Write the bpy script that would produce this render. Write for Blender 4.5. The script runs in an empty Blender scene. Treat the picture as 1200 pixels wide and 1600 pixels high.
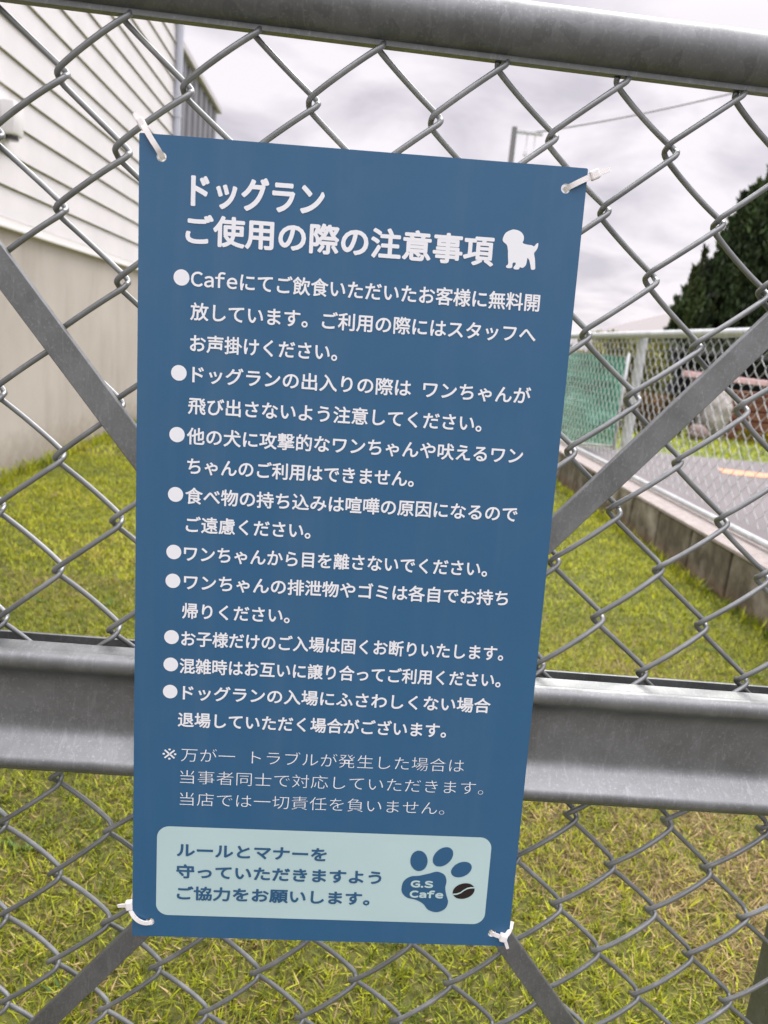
import bpy, bmesh, math, random
import numpy as np
from mathutils import Vector, Matrix
R = math.radians
rng = np.random.default_rng(7)
random.seed(7)
scene = bpy.context.scene
C = scene.collection

# ------------------------------------------------------------------ camera
TILT = Matrix.Rotation(R(-0.92), 4, 'X')          # the gate leans back by about a degree
cam = bpy.data.cameras.new('camera')
cam.sensor_fit = 'VERTICAL'
cam.sensor_height = 35.0
cam.lens = 35.0 * 1188.4 / 1600.0
cam.clip_start, cam.clip_end = 0.02, 800
cam.dof.use_dof = True
cam.dof.focus_distance = 0.575
cam.dof.aperture_fstop = 11.0
cam_ob = bpy.data.objects.new('camera', cam)
C.objects.link(cam_ob)
cam_ob.matrix_world = Matrix.Translation((-0.0073, -0.5537, 0.8592)) @ Matrix((
    (0.994381, -0.085255, -0.062749), (-0.042415, 0.222217, -0.974074), (0.096989, 0.971263, 0.217352))).to_4x4()
scene.camera = cam_ob

# ------------------------------------------------------------------ sky, sun, exposure
SUN_EL, SUN_AZ = R(56), R(30)      # behind thin cloud, ahead and to the right
w = bpy.data.worlds.new('World')
scene.world = w
w.use_nodes = True
nt = w.node_tree
nt.nodes.clear()
N = nt.nodes.new
L = nt.links.new
out = N('ShaderNodeOutputWorld'); bg = N('ShaderNodeBackground'); L(bg.outputs[0], out.inputs[0])
bg.inputs[1].default_value = 0.1
sky = N('ShaderNodeTexSky'); sky.sky_type = 'NISHITA'; sky.sun_disc = False
sky.sun_elevation = SUN_EL; sky.sun_rotation = SUN_AZ
tc = N('ShaderNodeTexCoord'); sep = N('ShaderNodeSeparateXYZ'); L(tc.outputs['Generated'], sep.inputs[0])
def wmath(op, a, b=None, clamp=False):
    n = N('ShaderNodeMath'); n.operation = op; n.use_clamp = clamp
    for i, v in enumerate((a, b)):
        if v is None: continue
        if isinstance(v, (int, float)): n.inputs[i].default_value = v
        else: L(v, n.inputs[i])
    return n.outputs[0]
den = wmath('ADD', wmath('MAXIMUM', sep.outputs['Z'], 0.0), 0.22)
comb = N('ShaderNodeCombineXYZ')
L(wmath('DIVIDE', sep.outputs['X'], den), comb.inputs[0]); L(wmath('DIVIDE', sep.outputs['Y'], den), comb.inputs[1])
nz = N('ShaderNodeTexNoise'); L(comb.outputs[0], nz.inputs['Vector'])
nz.inputs['Scale'].default_value = 2.1; nz.inputs['Detail'].default_value = 6; nz.inputs['Roughness'].default_value = 0.52
nz.inputs['Distortion'].default_value = 0.35
rp = N('ShaderNodeValToRGB'); L(nz.outputs[0], rp.inputs[0])
rp.color_ramp.elements[0].position = 0.37; rp.color_ramp.elements[0].color = (6.85, 6.4, 7.05, 1)
rp.color_ramp.elements[1].position = 0.57; rp.color_ramp.elements[1].color = (10.3, 9.65, 10.15, 1)
mx = N('ShaderNodeMix'); mx.data_type = 'RGBA'; mx.inputs[0].default_value = 0.93
L(sky.outputs[0], mx.inputs[6]); L(rp.outputs[0], mx.inputs[7])
# overcast skies are about three times as bright overhead as at the horizon
zt_ = wmath('DIVIDE', wmath('SUBTRACT', sep.outputs['Z'], 0.36), 0.55, True)
up = wmath('ADD', 1.0, wmath('MULTIPLY', wmath('POWER', zt_, 1.2), 4.2))
sc_ = N('ShaderNodeVectorMath'); sc_.operation = 'SCALE'
L(mx.outputs[2], sc_.inputs[0]); L(up, sc_.inputs['Scale'])
L(sc_.outputs[0], bg.inputs[0])

sl = bpy.data.lights.new('sun', 'SUN'); sl.energy = 2.4; sl.angle = R(24); sl.color = (1.0, 0.95, 0.88)
so = bpy.data.objects.new('sun', sl); C.objects.link(so)
so.rotation_euler = (R(90) - SUN_EL, 0, R(180) - SUN_AZ)
scene.view_settings.view_transform = 'Standard'
scene.view_settings.look = 'None'
scene.view_settings.exposure = 0.0
scene.view_settings.gamma = 1.0
scene.render.engine = 'CYCLES'
scene.cycles.use_denoising = True

# ------------------------------------------------------------------ helpers
class MB:
    """collects shapes, builds ONE mesh object"""
    def __init__(s): s.v = []; s.f = []; s.m = []; s.mi = 0
    def add(s, vs, fs):
        o = len(s.v); s.v += [tuple(q) for q in vs]
        for f in fs: s.f.append([i + o for i in f]); s.m.append(s.mi)
    def box(s, a, b, bev=0.0):
        bm = bmesh.new(); bmesh.ops.create_cube(bm, size=1)
        for q in bm.verts: q.co = Vector([(a[i] + b[i]) / 2 + q.co[i] * (b[i] - a[i]) for i in range(3)])
        if bev: bmesh.ops.bevel(bm, geom=bm.edges[:], offset=bev, segments=2, affect='EDGES', profile=0.5)
        bm.verts.index_update(); s.add([q.co for q in bm.verts], [[q.index for q in f.verts] for f in bm.faces]); bm.free()
    def tube(s, pts, r, n=10, cap=True, rs=None):
        pts = [Vector(q) for q in pts]; T = []
        for i in range(len(pts)):
            T.append((pts[min(i + 1, len(pts) - 1)] - pts[max(i - 1, 0)]).normalized())
        a = Vector((0, 0, 1)) if abs(T[0].z) < .9 else Vector((1, 0, 0))
        u = T[0].cross(a).normalized(); vs = []
        for i, q in enumerate(pts):
            u = (u - T[i] * u.dot(T[i])).normalized(); w_ = T[i].cross(u)
            rr = rs[i] if rs else r
            for k in range(n):
                t = 2 * math.pi * k / n
                vs.append(q + (u * math.cos(t) + w_ * math.sin(t)) * rr)
        fs = []
        for i in range(len(pts) - 1):
            for k in range(n):
                k2 = (k + 1) % n
                fs.append([i * n + k, i * n + k2, (i + 1) * n + k2, (i + 1) * n + k])
        if cap: fs += [list(range(n))[::-1], [(len(pts) - 1) * n + k for k in range(n)]]
        s.add(vs, fs)
    def prism_x(s, prof, x0, x1):      # profile of (y,z), closed, extruded along x
        n = len(prof)
        s.add([(x0, y, z) for y, z in prof] + [(x1, y, z) for y, z in prof],
              [[i, (i + 1) % n, n + (i + 1) % n, n + i] for i in range(n)] + [list(range(n))[::-1], list(range(n, 2 * n))])
    def strip(s, pts, width, thick, sides):   # flat band swept along pts; sides = width direction per point
        vs = []
        for i, q in enumerate(pts):
            q = Vector(q); t = (Vector(pts[min(i + 1, len(pts) - 1)]) - Vector(pts[max(i - 1, 0)])).normalized()
            sd = Vector(sides[i]); sd = (sd - t * sd.dot(t)).normalized(); nn = t.cross(sd)
            wd = width[i] if isinstance(width, (list, tuple)) else width
            for a, b in ((-1, -1), (1, -1), (1, 1), (-1, 1)):
                vs.append(q + sd * a * wd / 2 + nn * b * thick / 2)
        fs = []
        for i in range(len(pts) - 1):
            for k in range(4): fs.append([i * 4 + k, i * 4 + (k + 1) % 4, i * 4 + 4 + (k + 1) % 4, i * 4 + 4 + k])
        e = (len(pts) - 1) * 4
        s.add(vs, fs + [[3, 2, 1, 0], [e, e + 1, e + 2, e + 3]])
    def build(s, name, mat, parent=None, smooth=False, ang=None):
        me = bpy.data.meshes.new(name); me.from_pydata(s.v, [], s.f)
        mats = mat if isinstance(mat, (list, tuple)) else [mat]
        for q in mats: me.materials.append(q)
        if len(mats) > 1: me.polygons.foreach_set('material_index', s.m)
        if smooth: me.polygons.foreach_set('use_smooth', [True] * len(me.polygons))
        me.update()
        bm = bmesh.new(); bm.from_mesh(me); bmesh.ops.recalc_face_normals(bm, faces=bm.faces[:]); bm.to_mesh(me); bm.free()
        if ang and smooth: me.set_sharp_from_angle(angle=R(ang))
        o = bpy.data.objects.new(name, me); C.objects.link(o)
        if parent: o.parent = parent
        return o
def link_mesh(name, me, mat, parent=None):
    me.materials.clear(); me.materials.append(mat)
    o = bpy.data.objects.new(name, me); C.objects.link(o)
    if parent: o.parent = parent
    return o
def tag(o, label=None, cat=None, group=None, kind=None):
    for k, v in (('label', label), ('category', cat), ('group', group), ('kind', kind)):
        if v: o[k] = v
    return o
def thing(name, label, cat, loc=(0, 0, 0), group=None):
    o = bpy.data.objects.new(name, None); C.objects.link(o); o.location = loc; o.empty_display_size = .05
    return tag(o, label, cat, group)

class Mat:
    """small node-graph builder round a Principled BSDF"""
    def __init__(s, name, col=(.5, .5, .5), rough=.6, metal=0.0, spec=.5):
        s.m = bpy.data.materials.new(name); s.m.use_nodes = True; s.t = s.m.node_tree
        s.b = s.t.nodes['Principled BSDF']
        s.b.inputs['Base Color'].default_value = (*col, 1); s.b.inputs['Roughness'].default_value = rough
        s.b.inputs['Metallic'].default_value = metal; s.b.inputs['Specular IOR Level'].default_value = spec
        s.co = s.t.nodes.new('ShaderNodeTexCoord')
    def n(s, t): return s.t.nodes.new(t)
    def l(s, a, b): s.t.links.new(a, b)
    def vec(s, scale=(1, 1, 1)):
        mp = s.n('ShaderNodeMapping'); mp.inputs['Scale'].default_value = scale
        s.l(s.co.outputs['Object'], mp.inputs[0]); return mp.outputs[0]
    def noise(s, scale, detail=4, rough=.55, vscale=(1, 1, 1), dist=0):
        n = s.n('ShaderNodeTexNoise'); s.l(s.vec(vscale), n.inputs['Vector'])
        n.inputs['Scale'].default_value = scale; n.inputs['Detail'].default_value = detail
        n.inputs['Roughness'].default_value = rough; n.inputs['Distortion'].default_value = dist
        return n.outputs[0]
    def voro(s, scale, vscale=(1, 1, 1), feature='F1', out='Color'):
        n = s.n('ShaderNodeTexVoronoi'); n.feature = feature; s.l(s.vec(vscale), n.inputs['Vector'])
        n.inputs['Scale'].default_value = scale; return n.outputs[out]
    def ramp(s, fac, stops):
        r = s.n('ShaderNodeValToRGB'); s.l(fac, r.inputs[0]); e = r.color_ramp.elements
        while len(e) < len(stops): e.new(.5)
        for q, (p, c) in zip(e, stops):
            q.position = p; q.color = (*c, 1) if len(c) == 3 else c
        return r.outputs[0]
    def mix(s, fac, a, b, mode='MIX'):
        m = s.n('ShaderNodeMix'); m.data_type = 'RGBA'; m.blend_type = mode
        for i, v in ((0, fac), (6, a), (7, b)):
            if isinstance(v, (int, float)): m.inputs[i].default_value = v
            elif isinstance(v, tuple): m.inputs[i].default_value = (*v, 1)
            else: s.l(v, m.inputs[i])
        return m.outputs[2]
    def mapr(s, v, a, b, c, d):
        m = s.n('ShaderNodeMapRange'); s.l(v, m.inputs[0])
        for i, q in enumerate((a, b, c, d)): m.inputs[i + 1].default_value = q
        return m.outputs[0]
    def col(s, sock): s.l(sock, s.b.inputs['Base Color']); return s
    def rough(s, sock): s.l(sock, s.b.inputs['Roughness']); return s
    def bump(s, sock, strength=.3, dist=.002):
        b = s.n('ShaderNodeBump'); b.inputs['Strength'].default_value = strength; b.inputs['Distance'].default_value = dist
        s.l(sock, b.inputs['Height']); s.l(b.outputs[0], s.b.inputs['Normal']); return s

def galvanised(name, base=.42, metal=.75, rough=.42, spangle=70, sp_amt=.35, bump=True):
    m = Mat(name, metal=metal)
    sp = m.voro(spangle); nz_ = m.noise(22, 5, .6); fine = m.noise(420, 3, .7)
    bw = m.n('ShaderNodeRGBToBW'); m.l(sp, bw.inputs[0])
    c1 = m.ramp(nz_, [(.3, (base * .68, base * .73, base * .72)), (.7, (base * 1.08, base * 1.15, base * 1.14))])
    c2 = m.ramp(bw.outputs[0], [(.2, (base * .73, base * .78, base * .77)), (.8, (base * 1.23, base * 1.29, base * 1.29))])
    c = m.mix(sp_amt, c1, c2)
    if not bump: fine = nz_
    scr = m.noise(60, 6, .75, (3.5, 1, .6), 1.2)
    c = m.mix(m.mapr(scr, .55, .62, 0, .28 if bump else .08), c, (base * 1.55, base * 1.6, base * 1.6))
    c = m.mix(m.mapr(fine, .55, .72, 0, .5), c, (base * 1.7, base * 1.72, base * 1.75))
    m.col(c); m.rough(m.mapr(nz_, .3, .7, rough - .08, rough + .12))
    if bump: m.bump(fine, .12, .0004)
    return m.m
GALV = galvanised('galvanised_steel', .22, .8, .42, 130, .16)
PIPE = galvanised('galvanised_pipe', .165, .75, .5, 90, .38)
FLAT = galvanised('dull_flat_steel', .20, .7, .45, 150, .2)
WIRE = galvanised('galvanised_wire', .235, .65, .38, 90, .2, False)
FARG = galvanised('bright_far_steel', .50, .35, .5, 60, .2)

# ------------------------------------------------------------------ the gate leaf with chain link (leans with TILT)
gate = thing('chain_link_gate', 'grey galvanised chain link gate with crossed flat braces holding the blue notice', 'gate')
gate.matrix_world = TILT
TOP = 1.0730
XL, XR = -.386, .415
def arc(cx, cz, r, a0, a1, n=6): return [(cx + r * math.cos(R(a0 + (a1 - a0) * i / n)), cz + r * math.sin(R(a0 + (a1 - a0) * i / n))) for i in range(n + 1)]
m = MB(); m.tube([(-.62 + .05 * i, 0, TOP) for i in range(27)], .0175, 40); m.build('top_rail', PIPE, gate, True, 40)
m = MB(); m.box((-.6, -.0035, TOP - .0205), (.68, .0035, TOP - .0160)); m.build('mesh_strip', FLAT, gate)
# pressed middle rail: two rounded lips with a sunk web between
def rail_prof(y0):
    p = [(y0, .6125), (-.0205, .6108)] + arc(-.0205, .6027, .0081, 88, 240, 16)      # flat topped upper lip
    p += [(-.0190, .5918), (-.0155, .5872), (-.0138, .582)]         # underside back to the web
    p += [(-.0134, .575), (-.0134, .552)]
    p += [(-.0137, .545), (-.0148, .5410), (-.0178, .5368)]
    p += arc(-.0262, .5224, .0064, 128, 235, 14)
    p += [(-.0285, .5150), (-.026, .5142), (y0, .5142)]
    return p
m = MB(); m.prism_x(rail_prof(-.0105), -.66, .70); m.build('middle_rail', GALV, gate, True, 35)
m = MB(); m.box((-.66, .027, .5145), (.70, .030, .6030), .0006); m.box((-.66, .0095, .5145), (.70, .0269, .5175), .0006)
m.build('back_rail', FLAT, gate)
m = MB(); m.tube([(XL + .02, 0, .044), (XR - .0, 0, .044)], .017, 20); m.build('bottom_rail', PIPE, gate, True, 40)
for x in (XL - .022, .4585):
    m = MB(); m.box((x - .0215, .0108, .0), (x + .0215, .05, 1.05), .003); m.build('stile', FLAT, gate)
# flat diagonal braces on the near face of the mesh
def brace(a, b, wd):
    m = MB(); a = Vector((a[0], -.0135, a[1])); b = Vector((b[0], -.0135, b[1]))
    t = (b - a).normalized(); s_ = Vector((-t.z, 0, t.x)); yv = Vector((0, 1, 0))
    if s_.z < 0: s_ = -s_
    prof = [(-wd / 2, -.0022), (-wd / 2 + .0006, -.0028), (wd / 2 - .0006, -.0028), (wd / 2, -.0022), (wd / 2, .0022), (wd / 2 - .0006, .0028), (-wd / 2 + .0006, .0028), (-wd / 2, .0022)]
    n = len(prof); vs = [p_ + s_ * u + yv * v for p_ in (a, b) for u, v in prof]
    m.add(vs, [[i, (i + 1) % n, n + (i + 1) % n, n + i] for i in range(n)] + [list(range(n))[::-1], list(range(n, 2 * n))])
    return m
def on(p, q, x): return (x, p[1] + (q[1] - p[1]) * (x - p[0]) / (q[0] - p[0]))
def atz(p, q, z): return (p[0] + (q[0] - p[0]) * (z - p[1]) / (q[1] - p[1]), z)
BR = [((-.2504, .8856), (-.1564, .7698), 'u'), ((.2935, .8953), (.1573, .731), 'u'), ((-.1417, .363), (-.2198, .267), 'l'), ((.1675, .3729), (.2322, .2901), 'l')]
for p_, q_, k in BR:
    if k == 'u': e0 = atz(p_, q_, 1.046); e1 = atz(p_, q_, .632)
    else: e0 = atz(p_, q_, .504); e1 = atz(p_, q_, .066)
    brace(e0, e1, .0196 if k == 'u' else .0182).build('brace', FLAT, gate)
# chain link: flattened helical wires hooked into their neighbours
def chain_wire(m, xl, xr, zt, zb, ch, first_right, r, d, delta, n=10, skew=None, per=16, jit=0.0):
    """one wire zigzagging between columns xl and xr; bends every ch/2 going down"""
    pts = []; nb = int(round((zt - zb) / (ch / 2))); e = .11
    jx = rng.normal(0, jit, nb + 2); jz = rng.normal(0, jit, nb + 2); jd = 1 + rng.normal(0, jit * 120, nb + 2)
    ts = [i / per for i in range(per)] if per < 8 else [0, .02, .045, .075, .11, .15, .2, .27, .36, .5, .64, .73, .8, .85, .89, .925, .955, .98]
    def tri(t):                                           # 0..1 with rounded ends
        if t < e: return t * t / (2 * e)
        if t > 1 - e: return 1 - e - (1 - t) ** 2 / (2 * e) + e * 0
        return t - e / 2
    top_ = tri(1.0)
    for j in range(nb):
        right = (j % 2 == 0) == first_right
        a, b = (xr + delta, xl - delta) if right else (xl - delta, xr + delta)
        for t in ts:
            x = a + (b - a) * tri(t) / top_ + jx[j] * (1 - t) + jx[j + 1] * t
            z = zt - (j + t) * ch / 2 + jz[j] * (1 - t) + jz[j + 1] * t
            y = (-d if right else d) * abs(math.sin(math.pi * t)) ** .42 * jd[j]   # '/' strands in front, '\\' behind
            pts.append((x + (skew(z) if skew else 0), y, z))
    m.tube(pts, r, n)
def chain_panel(x0, z0, cw, ch, i0, i1, j0, j1, r, d, delta, n, skew=None, tilt=0.0, per=16):
    m = MB()
    for i in range(i0, i1):
        xl, xr = x0 + i * cw / 2, x0 + (i + 1) * cw / 2
        # knots at column i where (i+j) is even
        first_right = ((i + 1 + j0) % 2 == 0)
        zt = z0 - j0 * ch / 2 + tilt * (i + .5); zb = z0 - j1 * ch / 2 + tilt * (i + .5)
        jx = float(rng.normal(0, .0006)); jz = float(rng.normal(0, .0008))
        chain_wire(m, xl + jx, xr + jx, zt + jz, zb + jz, ch, first_right, r, d, delta, n, skew, per, .0006)
    return m
chain_panel(-.2151, .2854 + .727, .0843, .0864, -5, 15, -1, 10, .00205, .0072, .0032, 12, lambda z: -.0046 * (z - 1.012), -.00027).build('upper_mesh', WIRE, gate, True)
chain_panel(-.2139, -.2371 + .727, .0849, .0865, -5, 15, -1, 10, .00205, .0072, .0032, 12, None, -.00023).build('lower_mesh', WIRE, gate, True)

# ------------------------------------------------------------------ the notice board
BW, BH = .300, .5938
sr, slean, slean2 = .0312, -.0348, -.0075
u_ = Vector((math.cos(sr), math.sin(slean2) * math.cos(sr), math.sin(sr))).normalized()
v_ = Vector((math.sin(sr), math.sin(slean), -math.cos(sr))).normalized()
n_ = v_.cross(u_).normalized()
if n_.y > 0: n_ = -n_
v_ = (v_ - u_ * v_.dot(u_)).normalized(); n_ = u_.cross(-v_).normalized()
if n_.y > 0: n_ = -n_
O_ = Vector((-.1572, -.02, .250 + .727))
BOARD = TILT @ Matrix(((u_.x, -v_.x, n_.x, O_.x), (u_.y, -v_.y, n_.y, O_.y), (u_.z, -v_.z, n_.z, O_.z), (0, 0, 0, 1)))  # local: x right, y up, z out
def bp(u, v, o=0.0): return BOARD @ Vector((u / 1000, -v / 1000, o / 1000))   # millimetres on the board face
board = thing('notice_board', 'blue rectangular notice board of white rules for the dog run, tied to the gate', 'sign')
board.matrix_world = BOARD
def blue_mat():
    m = Mat('blue_printed_face', rough=.36, spec=.5)
    n1 = m.noise(7, 4, .6); n2 = m.noise(160, 5, .7); n3 = m.noise(9, 6, .7, (6, 1, 1), .4)
    c = m.ramp(n1, [(.3, (.020, .097, .196)), (.7, (.0225, .105, .210))])
    c = m.mix(m.mapr(n2, .62, .8, 0, .2), c, (.07, .145, .25))
    drip = m.noise(26, 5, .65, (1, .06, 1)); dust = m.noise(5, 5, .7); speck = m.noise(900, 2, .5)
    c = m.mix(m.mapr(drip, .5, .75, 0, .10), c, (.16, .22, .28)); c = m.mix(m.mapr(dust, .52, .75, 0, .10), c, (.13, .19, .26))
    c = m.mix(m.mapr(speck, .74, .78, 0, .6), c, (.012, .03, .06))
    m.col(c); m.rough(m.mapr(n3, .35, .7, .30, .42)); return m.m
BLUE = blue_mat()
EDGE = Mat('white_board_core', (.78, .79, .78), .5).m
WHITE = Mat('white_print', (.77, .80, .81), .42).m
mt = Mat('pale_teal_print', (.36, .50, .49), .42); mt.col(mt.ramp(mt.noise(12, 4), [(.3, (.42, .58, .565)), (.7, (.45, .615, .60))])); TEAL = mt.m
INK = Mat('blue_print', (.020, .095, .195), .4).m
BEAN = Mat('dark_brown_print', (.012, .006, .005), .4).m
HOLES = [(14.7, 13.8), (286.0, 13.9), (285.9, 582.3), (13.8, 581.0)]
def board_panel():
    bm = bmesh.new()
    def loop(ps):
        vs = [bm.verts.new((x / 1000, -y / 1000, 0)) for x, y in ps]
        return [bm.edges.new((vs[i], vs[(i + 1) % len(vs)])) for i in range(len(vs))]
    cr = .8
    es = loop([(cr, 0), (300 - cr, 0), (300, cr), (300, 593.8 - cr), (300 - cr, 593.8), (cr, 593.8), (0, 593.8 - cr), (0, cr)])
    for hx, hy in HOLES: es += loop([(hx + 3.2 * math.cos(2 * math.pi * k / 24), hy + 3.2 * math.sin(2 * math.pi * k / 24)) for k in range(24)])
    bmesh.ops.triangle_fill(bm, edges=es, use_beauty=True, use_dissolve=False)
    front = bm.faces[:]
    r_ = bmesh.ops.extrude_face_region(bm, geom=front)
    moved = [q for q in r_['geom'] if isinstance(q, bmesh.types.BMVert)]
    bmesh.ops.translate(bm, verts=moved, vec=(0, 0, -.003))
    bmesh.ops.recalc_face_normals(bm, faces=bm.faces[:])
    for f in bm.faces: f.material_index = 0 if (all(abs(q.co.z) < 1e-6 for q in f.verts)) else 1
    me = bpy.data.meshes.new('panel'); bm.to_mesh(me); bm.free()
    me.materials.append(BLUE); me.materials.append(EDGE)
    o = bpy.data.objects.new('panel', me); C.objects.link(o); o.parent = board
board_panel()

_glyph = {}
def glyph(ch, offset, res=4):
    """outline of one character as (vertices, faces) in em units; Latin letters come from the sans full-width forms"""
    if (ch, offset) in _glyph: return _glyph[ch, offset]
    g_ = chr(ord(ch) + 0xFEE0) if ch.isascii() and ch.isalpha() else ch
    c = bpy.data.curves.new('t', 'FONT'); c.body = g_; c.size = 1; c.resolution_u = res; c.offset = offset; c.fill_mode = 'FRONT'
    o = bpy.data.objects.new('t', c); C.objects.link(o)
    bpy.context.view_layer.update()
    me = bpy.data.meshes.new_from_object(o.evaluated_get(bpy.context.evaluated_depsgraph_get()))
    bpy.data.objects.remove(o); bpy.data.curves.remove(c)
    co = np.empty(len(me.vertices) * 3); me.vertices.foreach_get('co', co)
    r_ = (co.reshape(-1, 3).copy(), [list(p.vertices) for p in me.polygons]); bpy.data.meshes.remove(me)
    _glyph[ch, offset] = r_; return r_
def text_mesh(body, offset, squeeze=1.0):
    pen = 0; V = []; F = []; n = 0
    for ch in body:
        if ch == ' ': pen += .5; continue
        co, fs = glyph(ch, offset); co = co.copy()
        x0, x1 = co[:, 0].min(), co[:, 0].max()
        if ch == '.': co[:, 0] += pen - x0 + .05; pen += x1 - x0 + .14
        elif ch.isascii(): co[:, 0] = (co[:, 0] - x0) * squeeze + pen + .04; pen += (x1 - x0) * squeeze + .11
        elif ch == '※':
            y0, y1 = co[:, 1].min(), co[:, 1].max(); k = .74 / (x1 - x0)
            co[:, 0] = pen + .06 + (co[:, 0] - x0) * k; co[:, 1] = .38 + (co[:, 1] - (y0 + y1) / 2) * k; pen += 1
        else: co[:, 0] += pen; pen += 1
        V.append(co); F += [[q + n for q in f] for f in fs]; n += len(co)
    return np.concatenate(V), F
def lettering(name, body, xl, xr, vc, em, bold, mat, parent=board, h=.25, base=None, ink=None):
    """printed line: ink runs from xl to xr (mm), em box centred on vc, strokes thickened by 'bold' em"""
    co, fs = text_mesh(body, 0.0 if bold > 0 else bold)
    x0, x1 = co[:, 0].min(), co[:, 0].max()
    sx = (xr - xl) / (x1 - x0 + 2 * max(bold, 0)); sy = em
    if ink:                                           # fit the height too (Latin wording)
        y0, y1 = co[:, 1].min(), co[:, 1].max(); sy = (ink[1] - ink[0]) / (y1 - y0 + 2 * bold)
    m = MB(); k_ = 10 if bold > 0 else 1
    for k in range(k_):
        if bold > 0:
            a = 2 * math.pi * k / k_; dx, dy = bold * em * math.cos(a), bold * em * math.sin(a)
        else: dx = dy = 0
        X = xl + (co[:, 0] - x0) * sx + max(bold, 0) * sx + dx
        Y = (-vc + (co[:, 1] - .38) * sy + dy) if not ink else (-ink[1] + (co[:, 1] - y0) * sy + bold * sy + dy)
        Z = h + .012 * k
        m.add(np.stack([X / 1000, Y / 1000, np.full(len(X), Z / 1000)], 1).tolist(), fs)
    me2 = bpy.data.meshes.new(name); me2.from_pydata(m.v, [], m.f)
    return link_mesh(name, me2, mat, parent)
def poly_print(name, loops, mat, h, parent=board):
    m = bmesh.new()
    for ps in loops:
        vs = [m.verts.new((x / 1000, -y / 1000, h / 1000)) for x, y in ps]
        es = [m.edges.new((vs[i], vs[(i + 1) % len(vs)])) for i in range(len(vs))]
        bmesh.ops.triangle_fill(m, edges=es, use_beauty=True)
    for f in m.faces:
        f.normal_update()
        if f.normal.z < 0: f.normal_flip()
    me = bpy.data.meshes.new(name); m.to_mesh(me); m.free()
    return link_mesh(name, me, mat, parent)
def smooth_loop(ps, n=6):
    o = []; k = len(ps)
    for i in range(k):
        p0, p1, p2, p3 = (np.array(ps[(i + j - 1) % k], float) for j in range(4))
        for t in np.arange(n) / n:
            o.append(tuple(.5 * ((2 * p1) + (-p0 + p2) * t + (2 * p0 - 5 * p1 + 4 * p2 - p3) * t * t + (-p0 + 3 * p1 - 3 * p2 + p3) * t ** 3)))
    return o
def ellipse(cx, cy, a, b, rot=0, n=40):
    c, s = math.cos(R(rot)), math.sin(R(rot))
    return [(cx + a * math.cos(2 * math.pi * k / n) * c - b * math.sin(2 * math.pi * k / n) * s, cy + a * math.cos(2 * math.pi * k / n) * s + b * math.sin(2 * math.pi * k / n) * c) for k in range(n)]

lettering('heading_text', 'ドッグラン', 34.4, 123.4, 33.2, 22.4, .031, WHITE)
lettering('heading_text', 'ご使用の際の注意事項', 31.3, 240.9, 58.3, 20.4, .031, WHITE)
RULES = [
    ((29.2, 90.0), [('Cafeにてご飲食いただいたお客様に無料開', 35.6, 275.7, 90.2), ('放しています。ご利用の際にはスタッフへ', 35.6, 275.1, 111.8), ('お声掛けください。', 35.8, 137.4, 133.1)]),
    ((28.6, 153.9), [('ドッグランの出入りの際は ワンちゃんが', 37.8, 275.6, 154.2), ('飛び出さないよう注意してください。', 35.3, 242.5, 175.9)]),
    ((28.1, 196.7), [('他の犬に攻撃的なワンちゃんや吠えるワン', 35.0, 274.2, 197.1), ('ちゃんのご利用はできません。', 35.6, 197.0, 218.3)]),
    ((27.8, 239.3), [('食べ物の持ち込みは喧嘩の原因になるので', 34.7, 274.2, 239.7), ('ご遠慮ください。', 35.5, 124.9, 260.5)]),
    ((27.3, 281.4), [('ワンちゃんから目を離さないでください。', 34.5, 255.8, 281.9)]),
    ((27.0, 302.9), [('ワンちゃんの排泄物やゴミは各自でお持ち', 34.9, 273.2, 303.2), ('帰りください。', 33.9, 112.6, 325.0)]),
    ((26.7, 345.7), [('お子様だけのご入場は固くお断りいたします。', 33.8, 273.7, 346.2)]),
    ((26.5, 366.9), [('混雑時はお互いに譲り合ってご利用ください。', 33.0, 273.6, 367.5)]),
    ((26.4, 388.2), [('ドッグランの入場にふさわしくない場合', 35.7, 267.5, 388.4), ('退場していただく場合がございます。', 32.5, 235.4, 410.0)])]
for (bx, by), rows in RULES:
    for i, (t, xl, xr, vc) in enumerate(rows):
        o = lettering('rule_text', t, xl, xr, vc, 12.5, .019, WHITE)
        if i == 0: poly_print('bullet', [ellipse(bx, by, 5.35, 5.35)], WHITE, .25, o)
for t, xl, xr, vc in (('※万が一 トラブルが発生した場合は', 21.5, 251.3, 438.3), ('当事者同士で対応していただきます。', 34.9, 268.0, 456.4), ('当店では一切責任を負いません。', 35.0, 239.0, 474.6)):
    lettering('note_text', t, xl, xr, vc, 12.2, -.013, WHITE)
# pale footer box with its wording and emblem
FL, FR, FT, FB, fr = 18.3, 278.7, 498.1, 574.5, 9.5
rr = []
for cx, cy, a0 in ((FR - fr, FT + fr, -90), (FR - fr, FB - fr, 0), (FL + fr, FB - fr, 90), (FL + fr, FT + fr, 180)):
    rr += [(cx + fr * math.cos(R(a0 + 90 * k / 10)), cy + fr * math.sin(R(a0 + 90 * k / 10))) for k in range(11)]
foot = poly_print('footer_box', [rr], TEAL, .22)
for t, xl, xr, vc in (('ルールとマナーを', 33.6, 149.8, 517.6), ('守っていただきますよう', 33.5, 193.8, 535.9), ('ご協力をお願いします。', 34.2, 185.7, 554.7)):
    lettering('footer_text', t, xl, xr, vc, 12.3, .032, INK, foot, .46)
pad = smooth_loop([(210.2, 544.2), (211.6, 538), (216.7, 534), (223.7, 532.9), (230.5, 531.0), (237.4, 529.0), (243.2, 531.4), (245.4, 536.6), (244.9, 542.8), (246.2, 549.0), (248.1, 555.2), (246.2, 561.3), (240.0, 564.6), (232.8, 562.8), (228.2, 557.5), (222.3, 554.3), (215.2, 552.5), (211.2, 548.8)])
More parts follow.
